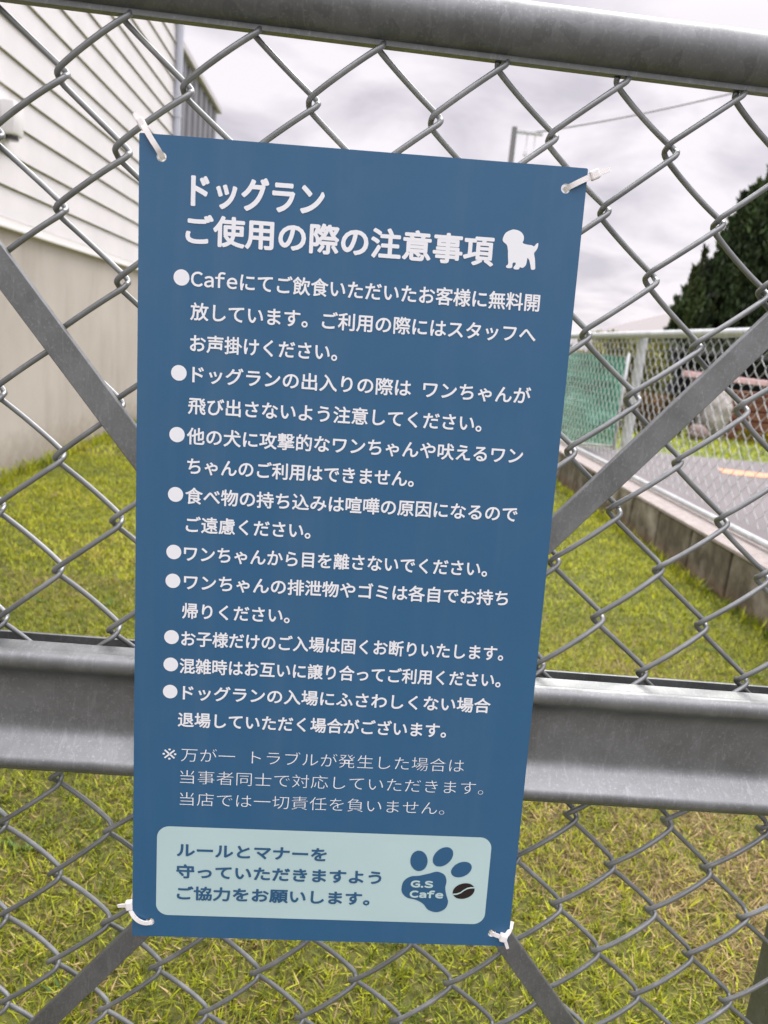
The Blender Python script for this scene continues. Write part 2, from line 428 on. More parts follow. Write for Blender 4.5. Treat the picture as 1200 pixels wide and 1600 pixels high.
paw = poly_print('paw_emblem', [pad, ellipse(222.3, 520.1, 6.8, 8.9, -8), ellipse(241.0, 515.9, 9.4, 6.8, -52), ellipse(256.5, 526.4, 8.6, 6.2, -30)], INK, .46)
lettering('emblem_text', 'G.S', 216.9, 235.2, 540, 8, .05, TEAL, paw, .7, ink=(537.0, 543.2))
lettering('emblem_text', 'Cafe', 216.8, 243.9, 548.5, 8, .05, TEAL, paw, .7, ink=(545.4, 552.2))
bean = poly_print('coffee_bean', [ellipse(259.8, 545.2, 8.9, 6.7, -20)], BEAN, .46)
cur = [(251.6, 548.2), (254.5, 547.9), (257.4, 546.6), (259.9, 544.4), (262.6, 542.6), (265.4, 541.9), (268.1, 541.8)]
poly_print('bean_crease', [[(x, y - .62) for x, y in cur] + [(x, y + .62) for x, y in cur[::-1]]], TEAL, .66, bean)
DOG = [(249.3, 44.3), (252.9, 42.9), (257.4, 43.7), (260.1, 46.3), (260.5, 49.1), (260.0, 51.2), (262.6, 52.0), (266.4, 52.3), (268.0, 52.9), (269.4, 51.2), (270.7, 50.6), (270.6, 53.6), (269.4, 56.0), (268.5, 57.4), (269.4, 61.1), (270.0, 65.3), (270.1, 67.8), (267.6, 68.3), (266.7, 65.5), (265.5, 62.1), (264.2, 60.9), (263.9, 63.6), (263.4, 65.8), (261.5, 67.6), (259.6, 67.2), (258.9, 68.7), (256.0, 68.9), (255.1, 67.8), (256.4, 65.6), (256.0, 64.4), (254.3, 65.0), (254.1, 67.9), (250.7, 68.4), (249.9, 67.1), (251.2, 65.6), (250.7, 61.1), (250.0, 55.5), (248.9, 53.0), (246.7, 51.5), (246.0, 49.5), (247.2, 46.2)]
poly_print('dog_emblem', [smooth_loop(DOG, 3)], WHITE, .25)

# ------------------------------------------------------------------ cable ties
mtie = Mat('milky_nylon', (.80, .79, .76), .4); mtie.b.inputs['Subsurface Weight'].default_value = .25; mtie.b.inputs['Subsurface Radius'].default_value = (.004, .004, .004)
NYLON = mtie.m
def catmull(ps, n=8):
    o = []
    ps = [np.array(q, float) for q in ps]; P = [2 * ps[0] - ps[1]] + ps + [2 * ps[-1] - ps[-2]]
    for i in range(1, len(P) - 2):
        for t in np.arange(n) / n:
            p0, p1, p2, p3 = P[i - 1:i + 3]
            o.append(.5 * ((2 * p1) + (-p0 + p2) * t + (2 * p0 - 5 * p1 + 4 * p2 - p3) * t * t + (-p0 + 3 * p1 - 3 * p2 + p3) * t ** 3))
    return o + [ps[-1]]
def cable_tie(label, strap_pts, head, tail_pts, side=None, width=4.4, hs=(7.2, 6.2, 5.2)):
    root = thing('cable_tie', label, 'cable tie', bp(*strap_pts[0]), 'cable ties holding the notice board')
    inv = Matrix.Translation(-root.location)
    def band(name, pts, wd):
        q = [bp(*p_) for p_ in catmull(pts)]
        nn = (BOARD.to_3x3() @ Vector((0, 0, 1)))
        sd = []
        for i in range(len(q)):
            t = (q[min(i + 1, len(q) - 1)] - q[max(i - 1, 0)]).normalized()
            s_ = t.cross(nn)
            sd.append(s_ if s_.length > .15 else (sd[-1] if sd else Vector((1, 0, 0))))
        if isinstance(wd, tuple): wd = [(wd[0] + (wd[1] - wd[0]) * i / (len(q) - 1)) / 1000 for i in range(len(q))]
        else: wd = wd / 1000
        m = MB(); m.strip([inv @ p_ for p_ in q], wd, .0012, sd); return m.build(name, NYLON, root)
    band('strap', strap_pts, width)
    hu, hv, ho, ang = head
    m = MB(); m.box((-hs[0] / 2000, -hs[1] / 2000, -hs[2] / 2000), (hs[0] / 2000, hs[1] / 2000, hs[2] / 2000), .0011)
    o = m.build('lock_head', NYLON, root)
    o.matrix_local = inv @ (Matrix.Translation(bp(hu, hv, ho)) @ BOARD.to_3x3().to_4x4() @ Matrix.Rotation(R(ang), 4, 'Z'))
    band('tail', tail_pts, (width * 1.0, width * .75))
cable_tie('milky cable tie by the heading text, its tail pointing up left over the white siding',
          [(14.4, 13.6, -6), (13.6, 11.6, -.5), (11.8, 8.6, 1.6), (8.5, 4.0, 1.9), (4.5, -2.0, 1.2), (2.2, -5.2, -1.5)], (.8, -6.6, -3.2, 32), [(.2, -7.2, -3.2), (-2.2, -10.0, -4.0), (-4.6, -13.2, -5.2)], hs=(5.2, 7.4, 4.6), width=3.7)
cable_tie('milky cable tie beside the dog emblem, its blunt tail pointing right against the sky',
          [(286.8, 13.9, -6), (288.0, 13.0, -.4), (290.6, 11.6, 1.6), (296, 8.6, 1.9), (302, 5.4, 1.6)], (304.6, 4.0, 1.2, 27), [(306, 3.3, 1.2), (310.5, 1.4, 0.8), (315.0, -.6, 0)], hs=(6.8, 6.4, 4.8), width=3.6)
cable_tie('white cable tie with a curved strap beside the footer wording, hooked over a wire',
          [(15.6, 580.6, -5), (14.4, 581.2, -.2), (11.0, 581.2, 1.5), (6.0, 579.4, 1.9), (1.6, 576.0, 1.2), (-1.6, 571.8, -.5)], (-2.8, 568.2, -1.6, 8), [(-3.2, 569.5, -2.2), (-7.5, 570.0, -3.2), (-12.6, 571.6, -4.6)], hs=(5.6, 7.6, 4.6), width=3.1)
cable_tie('white cable tie under the coffee bean emblem, its pointed tail hanging over the brace',
          [(284.8, 582.2, -4), (286.2, 582.4, -.1), (288.6, 582.6, 1.5), (291.0, 583.2, 1.9), (293.2, 584.0, 1.8)], (295.0, 584.6, 1.6, -12), [(296.0, 585.8, 1.6), (297.6, 589.5, 1.6), (299.6, 594.6, 1.2)], hs=(6.2, 6.4, 4.8), width=3.2)
ct = [o for o in C.objects if o.name.startswith('cable_tie')][-1]
m = MB(); q = [bp(*p_) - ct.location for p_ in ((297.8, 583.0, .6), (299.4, 580.4, .2), (300.8, 577.6, -.8), (302.0, 574.2, -4.0))]
m.strip(q, .0036, .0012, [Vector((1, 0, .5))] * 4); m.build('strap', NYLON, ct)

# ------------------------------------------------------------------ ground, lawn, road
def sheet(name, x0, x1, y0, y1, z, mat, label=None, cat=None, kind='structure', nx=1, ny=1, bumpy=0.0):
    xs = np.linspace(x0, x1, nx + 1); ys = np.linspace(y0, y1, ny + 1); v = []
    for y in ys:
        for x in xs: v.append((x, y, z + (bumpy * (math.sin(x * 3.1 + y * 1.7) + math.sin(y * 4.3 - x * 2.2)) if bumpy else 0)))
    f = [[j * (nx + 1) + i, j * (nx + 1) + i + 1, (j + 1) * (nx + 1) + i + 1, (j + 1) * (nx + 1) + i] for j in range(ny) for i in range(nx)]
    me = bpy.data.meshes.new(name); me.from_pydata(v, [], f); me.update()
    o = link_mesh(name, me, mat); tag(o, label, cat, None, kind); return o
g = Mat('packed_earth', rough=.95); g.col(g.ramp(g.noise(1.3, 6), [(.3, (.06, .075, .025)), (.7, (.14, .145, .055))])); 
sheet('ground', -300, 300, -300, 400, -.03, g.m)
g = Mat('grey_concrete', rough=.9); g.col(g.ramp(g.noise(2.5, 6), [(.3, (.10, .095, .085)), (.7, (.16, .15, .135))]))
sheet('path', -8, 1.4, -8, -.25, -.006, g.m)
g = Mat('lawn_soil', rough=.95)
n1 = g.noise(55, 6, .7); n2 = g.noise(2.2, 3)
c = g.ramp(n1, [(.25, (.022, .017, .007)), (.5, (.07, .055, .018)), (.75, (.20, .155, .07))])
c = g.mix(g.mapr(n2, .35, .65, .15, .6), c, g.ramp(n1, [(.3, (.08, .11, .012)), (.7, (.22, .25, .03))]))
g.col(c); g.bump(n1, .8, .01)
sheet('lawn', -1.76, 1.56, -.25, 16, 0, g.m, nx=30, ny=90)
g = Mat('worn_asphalt', rough=.9)
n1 = g.noise(120, 4, .8); n2 = g.noise(1.1, 5)
g.col(g.mix(.5, g.ramp(n2, [(.3, (.09, .082, .082)), (.7, (.155, .142, .142))]), g.ramp(n1, [(.3, (.08, .075, .075)), (.7, (.23, .215, .215))])))
g.bump(n1, .5, .004)
sheet('road', 1.66, 14, -8, 6.75, .06, g.m)
g = Mat('orange_road_paint', rough=.8); n1 = g.noise(30, 5, .7)
g.col(g.ramp(n1, [(.35, (.30, .20, .17)), (.5, (.62, .27, .13))]))
me = bpy.data.meshes.new('road_marking'); me.from_pydata([(3.2, 5.62, .064), (6.2, 5.10, .064), (6.3, 5.44, .064), (3.3, 5.93, .064)], [], [[0, 1, 2, 3]]); me.update()
tag(link_mesh('road_marking', me, g.m), kind='structure')
g = Mat('verge_soil', rough=.95); n1 = g.noise(14, 6, .7)
g.col(g.ramp(n1, [(.3, (.05, .075, .015)), (.6, (.15, .19, .03)), (.8, (.2, .2, .06))]))
sheet('verge', 1.9, 16, 6.75, 26, .055, g.m)

# ------------------------------------------------------------------ grass blades
def vnoise(x, y, seed, f):
    r = np.random.default_rng(seed); o = np.zeros_like(x)
    for k in range(7):
        a = r.uniform(0, 2 * math.pi); ff = f * r.uniform(.5, 1.7); o += np.sin((x * math.cos(a) + y * math.sin(a)) * ff + r.uniform(0, 7))
    return o / 7
def grass_mesh(x, y, z, ln, wd, lean, az, col, bend=.5):
    n = len(x); dx, dy = np.cos(az), np.sin(az); px_, py_ = -dy, dx
    hz = np.sin(lean); vt = np.cos(lean)
    def pt(t, side, wk):
        h = ln * t * vt * (1 - bend * .35 * t); o = ln * t * (hz + bend * t * .6)
        return np.stack([x + dx * o + px_ * side * wd * wk, y + dy * o + py_ * side * wd * wk, z + np.maximum(h, .001)], 1)
    V = np.stack([pt(0, -.5, .8), pt(0, .5, .8), pt(.5, -.5, 1), pt(.5, .5, 1), pt(1, 0, 0)], 1).reshape(-1, 3)
    b = (np.arange(n) * 5)[:, None]
    loops = np.concatenate([b + 0, b + 1, b + 3, b + 2, b + 2, b + 3, b + 4], 1).ravel()
    me = bpy.data.meshes.new('grass'); me.vertices.add(len(V)); me.vertices.foreach_set('co', V.ravel().astype(np.float32))
    me.loops.add(len(loops)); me.loops.foreach_set('vertex_index', loops.astype(np.int32))
    me.polygons.add(2 * n)
    st = (np.arange(n) * 7)[:, None] + np.array([[0, 4]]); me.polygons.foreach_set('loop_start', st.ravel().astype(np.int32))
    me.update(calc_edges=True)
    ca = me.color_attributes.new('tint', 'FLOAT_COLOR', 'POINT')
    cc = np.repeat(np.concatenate([col, np.ones((n, 1))], 1), 5, axis=0).astype(np.float32)
    ca.data.foreach_set('color', cc.ravel())
    return me
gm = Mat('grass_blade', rough=.55, spec=.35)
at = gm.n('ShaderNodeAttribute'); at.attribute_name = 'tint'; gm.col(at.outputs['Color'])
trn = gm.n('ShaderNodeBsdfTranslucent'); gm.l(at.outputs['Color'], trn.inputs[0])
ms = gm.n('ShaderNodeMixShader'); ms.inputs[0].default_value = .28
gm.l(gm.b.outputs[0], ms.inputs[1]); gm.l(trn.outputs[0], ms.inputs[2]); gm.l(ms.outputs[0], gm.t.nodes['Material Output'].inputs[0])
GRASS = gm.m
def blades(n, x0, x1, y0, y1, lmin, lmax, wd, dry_bias, zbase=0.0):
    x = rng.uniform(x0, x1, n); y = rng.uniform(y0, y1, n)
    # gather the blades in tufts
    x += .012 * vnoise(x, y, 3, 160); y += .012 * vnoise(x, y, 4, 160)
    big = vnoise(x, y, 11, 2.2); med = vnoise(x, y, 12, 9); sm = vnoise(x, y, 13, 45)
    dryp = dry_bias + .55 * big + .5 * med + .45 * sm
    for cx, cy, r_, a in ((-.85, 2.25, .35, .5), (.95, .62, .30, .5), (-.9, 1.7, .25, .35), (.75, 1.0, .35, .3), (-.3, .45, .3, .25), (-1.3, 3.1, .3, .45)):
        dryp += a * np.exp(-((x - cx) ** 2 + ((y - cy) / 1.3) ** 2) / r_ ** 2)
    pd = 1 / (1 + np.exp(-4.2 * dryp))
    dry = rng.uniform(0, 1, n) < pd
    ln = rng.uniform(lmin, lmax, n) * (1 + .35 * med + .3 * sm); ln = np.maximum(ln, .012)
    lean = np.clip(np.abs(rng.normal(.55, .38, n)) + dry * rng.uniform(.1, .6, n), .05, 1.45)
    az = rng.uniform(0, 2 * math.pi, n)
    t = np.clip(rng.normal(.48, .3, n) + .25 * big + .25 * med + .3 * sm, 0, 1)[:, None]
    green = (1 - t) * np.array([[.085, .14, .010]]) + t * np.array([[.54, .555, .015]])
    u = rng.uniform(0, 1, n)[:, None]
    straw = (1 - u) * np.array([[.15, .095, .03]]) + u * np.array([[.64, .48, .19]])
    col = np.where(dry[:, None], straw, green) * rng.uniform(.6, 1.25, n)[:, None]
    return x, y, np.full(n, zbase), ln, np.full(n, wd) * rng.uniform(.7, 1.3, n), lean, az, col
near_ = list(blades(230000, -1.15, 1.5, .05, 1.9, .009, .025, .0017, -.58))
near_[7] = near_[7] * np.array([[.86, .88, 1.0]]) * (.70 + .55 * rng.uniform(0, 1, (len(near_[0]), 1)))      # near blades tinted darker: shade in the gaps put into their colour
sets = [tuple(near_),
        blades(150000, -1.7, 1.53, 1.9, 4.2, .012, .027, .0028, -1.15),
        blades(38000, -1.7, 1.53, 4.2, 8.5, .020, .042, .0065, -1.0),
        blades(6000, -1.7, 1.53, 8.5, 15, .025, .05, .012, -1.0)]
cx_ = rng.uniform(-1.0, 1.3, 34); cy_ = rng.uniform(.15, 3.2, 34)          # small rosette weeds
q = list(blades(34 * 12, 0, 1, 0, 1, .018, .036, .0055, -3)); q[0] = np.repeat(cx_, 12) + rng.normal(0, .006, 408); q[1] = np.repeat(cy_, 12) + rng.normal(0, .006, 408)
q[5] = rng.uniform(.7, 1.25, 408); q[7] = np.array([[.06, .13, .015]]) * rng.uniform(.7, 1.6, (408, 1)); sets.append(tuple(q))
# longer tufts left by the mower along the two walls
for n, xa, xb, ya, yb, lm, lx in ((2600, -1.725, -1.62, 2.6, 9, .03, .085), (1500, 1.47, 1.54, 1.6, 8, .03, .07)):
    q = list(blades(n, xa, xb, ya, yb, lm, lx, .005, -1.0)); q[3] = q[3] * (1 + .6 * np.maximum(0, vnoise(q[1], q[1] * 0, 31, 5))); q[5] *= .6; sets.append(tuple(q))
allb = [np.concatenate([s_[k] for s_ in sets]) for k in range(8)]
tag(link_mesh('grass', grass_mesh(*allb), GRASS), 'short mown lawn grass with straw patches inside the fenced dog run', 'grass', None, 'stuff')
vb = list(blades(16000, 1.95, 9.5, 6.8, 10.5, .03, .08, .012, -1.1, .055)); 
tag(link_mesh('verge_grass', grass_mesh(*vb), GRASS), 'bright rough grass on the verge beyond the road', 'grass', None, 'stuff')

# ------------------------------------------------------------------ low block wall under the far fence
WA = -.016
def wallspace(o): o.location = (1.4985, 0, 0); o.rotation_euler = (0, 0, WA); return o
g = Mat('stained_concrete', rough=.92)
st = g.noise(9, 6, .7, (1, 1, .75), .5); bl = g.noise(3.2, 4, .6); fn = g.noise(90, 4, .7)
c = g.ramp(st, [(.32, (.05, .043, .029)), (.5, (.115, .102, .073)), (.70, (.235, .215, .17))])
c = g.mix(g.mapr(bl, .54, .70, 0, .75), c, (.42, .385, .33))
sx = g.n('ShaderNodeSeparateXYZ'); g.l(g.co.outputs['Object'], sx.inputs[0])
c = g.mix(g.mapr(sx.outputs[2], .08, .01, 0, .5), c, g.ramp(st, [(.3, (.10, .045, .022)), (.7, (.22, .115, .06))]))   # rusty splash line
c = g.mix(g.mapr(fn, .6, .8, 0, .3), c, (.06, .05, .04))
g.col(c); g.bump(fn, .4, .003); STAIN = g.m
g = Mat('pale_coping', rough=.9); fn = g.noise(40, 5, .7)
g.col(g.ramp(fn, [(.3, (.23, .205, .185)), (.6, (.36, .325, .30)), (.75, (.42, .385, .36))])); g.bump(fn, .3, .002); COPE = g.m
wl = wallspace(thing('retaining_wall', 'low stained concrete block wall edging the lawn under the far fence', 'wall'))
m = MB(); y = -.71; k = 0
while y < 15:
    m.box((0, y + .008, -.05), (.19, y + .3595, .196), .007); y += .3675
m.box((.03, -.72, -.05), (.18, 15, .19)); m.build('block_course', STAIN, wl)
m = MB(); m.box((-.004, -.72, .1965), (.21, 15, .212), .003); m.build('coping', COPE, wl)

# ------------------------------------------------------------------ far chain link fence along the road
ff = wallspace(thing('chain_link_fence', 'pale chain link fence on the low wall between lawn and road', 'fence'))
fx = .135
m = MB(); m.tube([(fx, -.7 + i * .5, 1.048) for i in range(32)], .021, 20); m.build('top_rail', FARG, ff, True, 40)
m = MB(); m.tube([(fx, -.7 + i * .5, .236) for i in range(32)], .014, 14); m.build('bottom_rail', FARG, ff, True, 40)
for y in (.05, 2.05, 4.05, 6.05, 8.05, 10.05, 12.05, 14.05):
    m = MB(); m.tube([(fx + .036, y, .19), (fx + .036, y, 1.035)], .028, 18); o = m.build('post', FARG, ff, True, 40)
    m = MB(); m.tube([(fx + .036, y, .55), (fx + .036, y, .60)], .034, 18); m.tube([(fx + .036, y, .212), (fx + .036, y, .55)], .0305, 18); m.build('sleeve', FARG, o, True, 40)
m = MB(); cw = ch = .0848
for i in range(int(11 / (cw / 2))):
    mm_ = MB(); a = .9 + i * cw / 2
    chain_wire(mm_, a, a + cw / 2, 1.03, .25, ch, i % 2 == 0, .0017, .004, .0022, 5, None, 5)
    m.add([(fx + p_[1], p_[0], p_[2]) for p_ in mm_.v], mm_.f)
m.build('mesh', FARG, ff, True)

# ------------------------------------------------------------------ building on the left
bd = thing('building', 'white lap sided building with bare render base on the left of the lawn', 'building', (-1.728, 3, 0))
BX = -1.728
def bl_(m): m.v = [(x - BX, y - 3, z) for x, y, z in m.v]; return m
g = Mat('white_siding', rough=.55)
n1 = g.noise(3, 5, .6); n2 = g.noise(30, 5, .65, (1, .25, 2))
c = g.ramp(n1, [(.3, (.63, .625, .63)), (.7, (.70, .69, .70))]); c = g.mix(g.mapr(n2, .55, .75, 0, .22), c, (.52, .50, .42))
g.col(c); SIDING = g.m
g = Mat('grimy_joint', rough=.85); g.col(g.ramp(g.noise(18, 4), [(.3, (.18, .17, .085)), (.7, (.34, .33, .21))])); GRIME = g.m
g = Mat('beige_render', rough=.93); n1 = g.noise(1.6, 6, .6); n2 = g.noise(70, 5, .7); n3 = g.noise(5, 4, .6, (1, 1, .25))
c = g.ramp(n1, [(.3, (.41, .38, .34)), (.7, (.49, .455, .41))]); c = g.mix(g.mapr(n3, .5, .72, 0, .35), c, (.29, .255, .215))
sx = g.n('ShaderNodeSeparateXYZ'); g.l(g.co.outputs['Object'], sx.inputs[0]); n4 = g.noise(14, 5, .7)
ad = g.n('ShaderNodeMath'); ad.operation = 'MULTIPLY_ADD'; g.l(n4, ad.inputs[0]); ad.inputs[1].default_value = -.35; g.l(sx.outputs[2], ad.inputs[2])
c = g.mix(g.mapr(ad.outputs[0], .05, -.14, 0, .55), c, (.20, .165, .115))      # soil splashed up the foot of the wall
g.col(c); g.bump(n2, .3, .003); RENDER = g.m
TRIMW = Mat('white_trim', (.74, .73, .72), .45).m
Y0, Y1, ZT, P = -1.5, 6.80, 4.15, .1478
m = MB(); m.box((BX - .09, Y0, 1.215), (BX - .016, Y1, ZT)); zs = 1.262
for k in range(20):
    za = zs + k * P; zb = za + P
    if zb > ZT: break
    m.mi = 0
    m.add([(BX + .0085, Y0, za + .005), (BX + .0085, Y1, za + .005), (BX - .003, Y1, zb), (BX - .003, Y0, zb), (BX - .016, Y0, za + .005), (BX - .016, Y1, za + .005)],
          [[0, 1, 2, 3], [4, 5, 1, 0]])
    m.mi = 1
    m.add([(BX - .0005, Y0, za - .004), (BX - .0005, Y1, za - .004), (BX + .006, Y1, za + .0045), (BX + .006, Y0, za + .0045)], [[0, 1, 2, 3]])
    m.mi = 0
bl_(m).build('siding', [SIDING, GRIME], bd)
m = MB(); m.box((BX - .35, Y0, -.05), (BX, Y1, 1.214)); bl_(m).build('base_wall', RENDER, bd)
m = MB(); m.box((BX - .01, Y0, 1.2145), (BX + .03, Y1, 1.232), .003); m.box((BX - .01, Y0, 1.2335), (BX + .018, Y1, 1.262), .003); bl_(m).build('drip_flashing', TRIMW, bd)
g = Mat('painted_pipe', (.52, .55, .63), .4); PIPEB = g.m
m = MB(); m.tube([(BX + .035, Y1 + .015, -.02 + i * .3) for i in range(15)], .033, 18); o = bl_(m).build('downpipe', PIPEB, bd, True, 40)
for z in (.4, 1.5, 2.6, 3.7):
    m = MB(); m.tube([(BX + .035, Y1 + .015, z), (BX + .035, Y1 + .015, z + .03)], .037, 18); bl_(m).build('bracket', PIPEB, o, True, 40)
m = MB(); m.box((BX - .12, Y1 + .001, -.05), (BX + .012, Y1 + .12, ZT), .003); bl_(m).build('corner_trim', TRIMW, bd)
m = MB(); m.box((BX - 4.5, Y0, ZT), (BX + .16, Y1 + .2, ZT + .14), .01); bl_(m).build('roof', Mat('grey_roof_metal', (.25, .26, .28), .45, .4).m, bd)
for ya, xb in ((Y1 - .02, BX - .125), (Y0 - .1, BX - .36)):
    m = MB(); m.box((BX - 4.4, ya, -.05), (xb, ya + .12, ZT - .001)); bl_(m).build('end_wall', RENDER, bd)
lamp = MB(); lamp.box((BX + .001, 3.33, 1.62), (BX + .014, 3.49, 1.79), .006); lamp.box((BX + .0145, 3.35, 1.632), (BX + .085, 3.465, 1.78), .012)
o = bl_(lamp).build('wall_light', Mat('white_plastic', (.74, .74, .74), .35).m, bd, True, 40)
lamp = MB(); lamp.tube([(BX + .05, 3.408, 1.612), (BX + .05, 3.408, 1.6315)], .03, 16); bl_(lamp).build('light_lens', Mat('dark_lens', (.04, .04, .04), .25).m, o, True, 40)

# dark ribbed outbuilding behind it
an = thing('outbuilding', 'dark grey ribbed metal outbuilding behind the white building', 'building', (-1.777, 8, 0))
g = Mat('dark_ribbed_metal', rough=.5, metal=.2); g.col(g.ramp(g.noise(4, 4), [(.3, (.16, .165, .18)), (.7, (.21, .215, .235))])); RIB = g.m
m = MB(); X0 = -1.80; prof = []; y = 6.98
while y < 9.12:
    prof += [(X0, y), (X0, y + .05), (X0 + .035, y + .075), (X0 + .035, y + .20), (X0, y + .225)]; y += .27
vs = [(x + 1.777, yy - 8, z) for z in (-.05, 3.25) for x, yy in prof]; n = len(prof)
m.add(vs, [[i, i + 1, n + i + 1, n + i] for i in range(n - 1)])
m.add([(q_[0] + 1.777, q_[1] - 8, q_[2]) for q_ in ((X0 - 3, 9.10, -.05), (X0, 9.10, -.05), (X0, 9.10, 3.25), (X0 - 3, 9.10, 3.25))], [[0, 1, 2, 3]])
m.build('ribbed_wall', RIB, an)
m = MB(); m.box((X0 - 3 + 1.777, 6.93 - 8, 3.25), (X0 + .04 + 1.777, 9.2 - 8, 3.31), .005); m.box((X0 + .0405 + 1.777, 6.93 - 8, 3.25), (X0 + .075 + 1.777, 9.2 - 8, 3.318), .008)
m.build('eaves_gutter', Mat('pale_gutter', (.50, .49, .50), .5).m, an)

# ------------------------------------------------------------------ utility pole and cable
pl = thing('utility_pole', 'thin grey utility pole with hanging insulators rising behind the notice', 'pole', (3.30, 18, 0))
CONC = Mat('pole_concrete', (.20, .20, .21), .8).m
m = MB(); m.tube([(0, 0, -.05), (-.01, 0, 3), (-.03, 0, 5.86)], .08, 14, rs=[.085, .075, .06]); m.build('pole', CONC, pl, True, 40)
m = MB(); m.box((-.06, -.03, 5.74), (.62, .03, 5.80), .005); m.build('cross_arm', FARG, pl)
for x in (.28, .46):
    m = MB(); m.tube([(x, 0, 5.74), (x, 0, 5.40), (x, 0, 5.36), (x, 0, 5.28)], .02, 10, rs=[.015, .02, .045, .04]); m.build('insulator', Mat('porcelain', (.62, .62, .64), .3).m, pl, True, 40)
cb = MB(); cb.tube([(3.74 + (9.9 - 3.74) * t, 18, 5.80 + (7.75 - 5.80) * t - .35 * 4 * t * (1 - t) * .3) for t in np.linspace(0, 1, 24)], .022, 8)
tag(cb.build('overhead_cable', Mat('grey_cable', (.33, .33, .35), .6).m, None, True), 'light grey overhead cable running up right from the utility pole', 'cable')
m = MB(); m.tube([(9.9, 18.0, -.05), (9.9, 18.0, 8.1)], .12, 12)   # its far support, out of the picture
tag(m.build('cable_mast', CONC, None, True, 40), 'grey mast at the far end of the overhead cable', 'mast')

# ------------------------------------------------------------------ conifers
def foliage(name, cols, rough=.6):
    g = Mat(name, rough=rough, spec=.25); at = g.n('ShaderNodeAttribute'); at.attribute_name = 'tint'; g.col(at.outputs['Color']); return g.m
FOL = foliage('conifer_leaf', None); BARK = Mat('bark', (.07, .05, .035), .9).m
def leaf_cloud(P, size, col, upw=.6, lw=.38):
    n = len(P); d = rng.normal(0, 1, (n, 3)); d[:, 2] = np.abs(d[:, 2]) * 1.2 + upw; d /= np.linalg.norm(d, axis=1)[:, None]
    e = rng.normal(0, 1, (n, 3)); s_ = np.cross(d, e); s_ /= np.linalg.norm(s_, axis=1)[:, None]
    L_ = size * rng.uniform(.6, 1.4, n)[:, None]; W_ = L_ * lw
    V = np.stack([P - s_ * W_ * .4, P + s_ * W_ * .4, P + d * L_ * .55 + s_ * W_, P + d * L_ * 1.15, P + d * L_ * .55 - s_ * W_], 1).reshape(-1, 3)
    me = bpy.data.meshes.new('crown'); me.from_pydata(V.tolist(), [], [[5 * i + k for k in range(5)] for i in range(n)]); me.update()
    ca = me.color_attributes.new('tint', 'FLOAT_COLOR', 'POINT')
    ca.data.foreach_set('color', np.repeat(np.concatenate([col, np.ones((n, 1))], 1), 5, axis=0).astype(np.float32).ravel()); return me
def conifer(label, x, y, h, r, n, group='dark conifers beyond the road'):
    t = thing('conifer_tree', label, 'tree', (x, y, .03), group)
    m = MB(); m.tube([(0, 0, 0), (.03, 0, h * .5), (0, 0, h * .93)], .1, 8, rs=[.05 * h * .5, .03 * h * .5, .01]); m.build('trunk', BARK, t, True)
    # sprays: each one a little upright plume on the outside of a cone
    ns = int(17 * h * r + 16); P = []; Cc = []
    for k in range(ns):
        f = rng.uniform(.02, .99) ** .8; a = rng.uniform(0, 2 * math.pi); rad = r * (1 - f) ** .9 * rng.uniform(.35, 1.12)
        pl_h = rng.uniform(.6, 1.5) * (.45 + .4 * r); c0 = np.array([rad * math.cos(a), rad * math.sin(a), f * h * .9])
        q = max(12, n // ns); tt = rng.uniform(0, 1, q) ** .8
        wdt = .13 * (.5 + r * .5) * (1 - tt) + .012
        Q = c0 + np.stack([rng.normal(0, 1, q) * wdt + .12 * tt * math.cos(a), rng.normal(0, 1, q) * wdt + .12 * tt * math.sin(a), tt * pl_h], 1)
        P.append(Q); base = rng.uniform(.45, 1.7)
        Cc.append(np.array([[.024, .041, .014]]) * base * rng.uniform(.6, 1.5, (q, 1)) + np.array([[.014, .014, .001]]) * (rng.uniform(0, 1) > .7))
    link_mesh('crown', leaf_cloud(np.concatenate(P), .10 + .025 * r, np.concatenate(Cc), 1.4, .2), FOL, t)
conifer('short dark conifer with a single pointed tip at the left end of the row', 6.95, 15.5, 2.35, .50, 9000)
conifer('slim dark conifer with a curled tip standing second in the row', 7.32, 15.9, 2.95, .46, 10000)
conifer('middle sized dark conifer between the slim one and the tallest', 8.15, 16.3, 4.2, .95, 24000)
conifer('tallest broad dark conifer cut by the right edge of the photo', 9.25, 16.4, 6.2, 1.6, 46000)

# ------------------------------------------------------------------ across the road
hs = thing('house', 'pale roofed house far beyond the road left of the conifers', 'house', (11.6, 28, 0))
m = MB(); m.box((-2.1, -2, -.05), (2.1, 2, 1.95)); m.build('wall', Mat('cream_wall', (.5, .46, .42), .9).m, hs)
m = MB(); m.add([(-2.4, -2.3, 1.95), (2.4, -2.3, 1.95), (2.4, 2.3, 1.95), (-2.4, 2.3, 1.95), (-.2, 0, 2.85), (1.2, 0, 2.85)], [[0, 1, 5, 4], [2, 3, 4, 5], [1, 2, 5], [3, 0, 4], [3, 2, 1, 0]])
m.build('roof', Mat('grey_roof_tile', (.21, .195, .19), .8).m, hs)
m = MB(); m.box((-1.2, -2.03, .9), (-.2, -2.002, 1.6)); m.build('window', Mat('dark_glass', (.03, .035, .04), .1).m, hs)

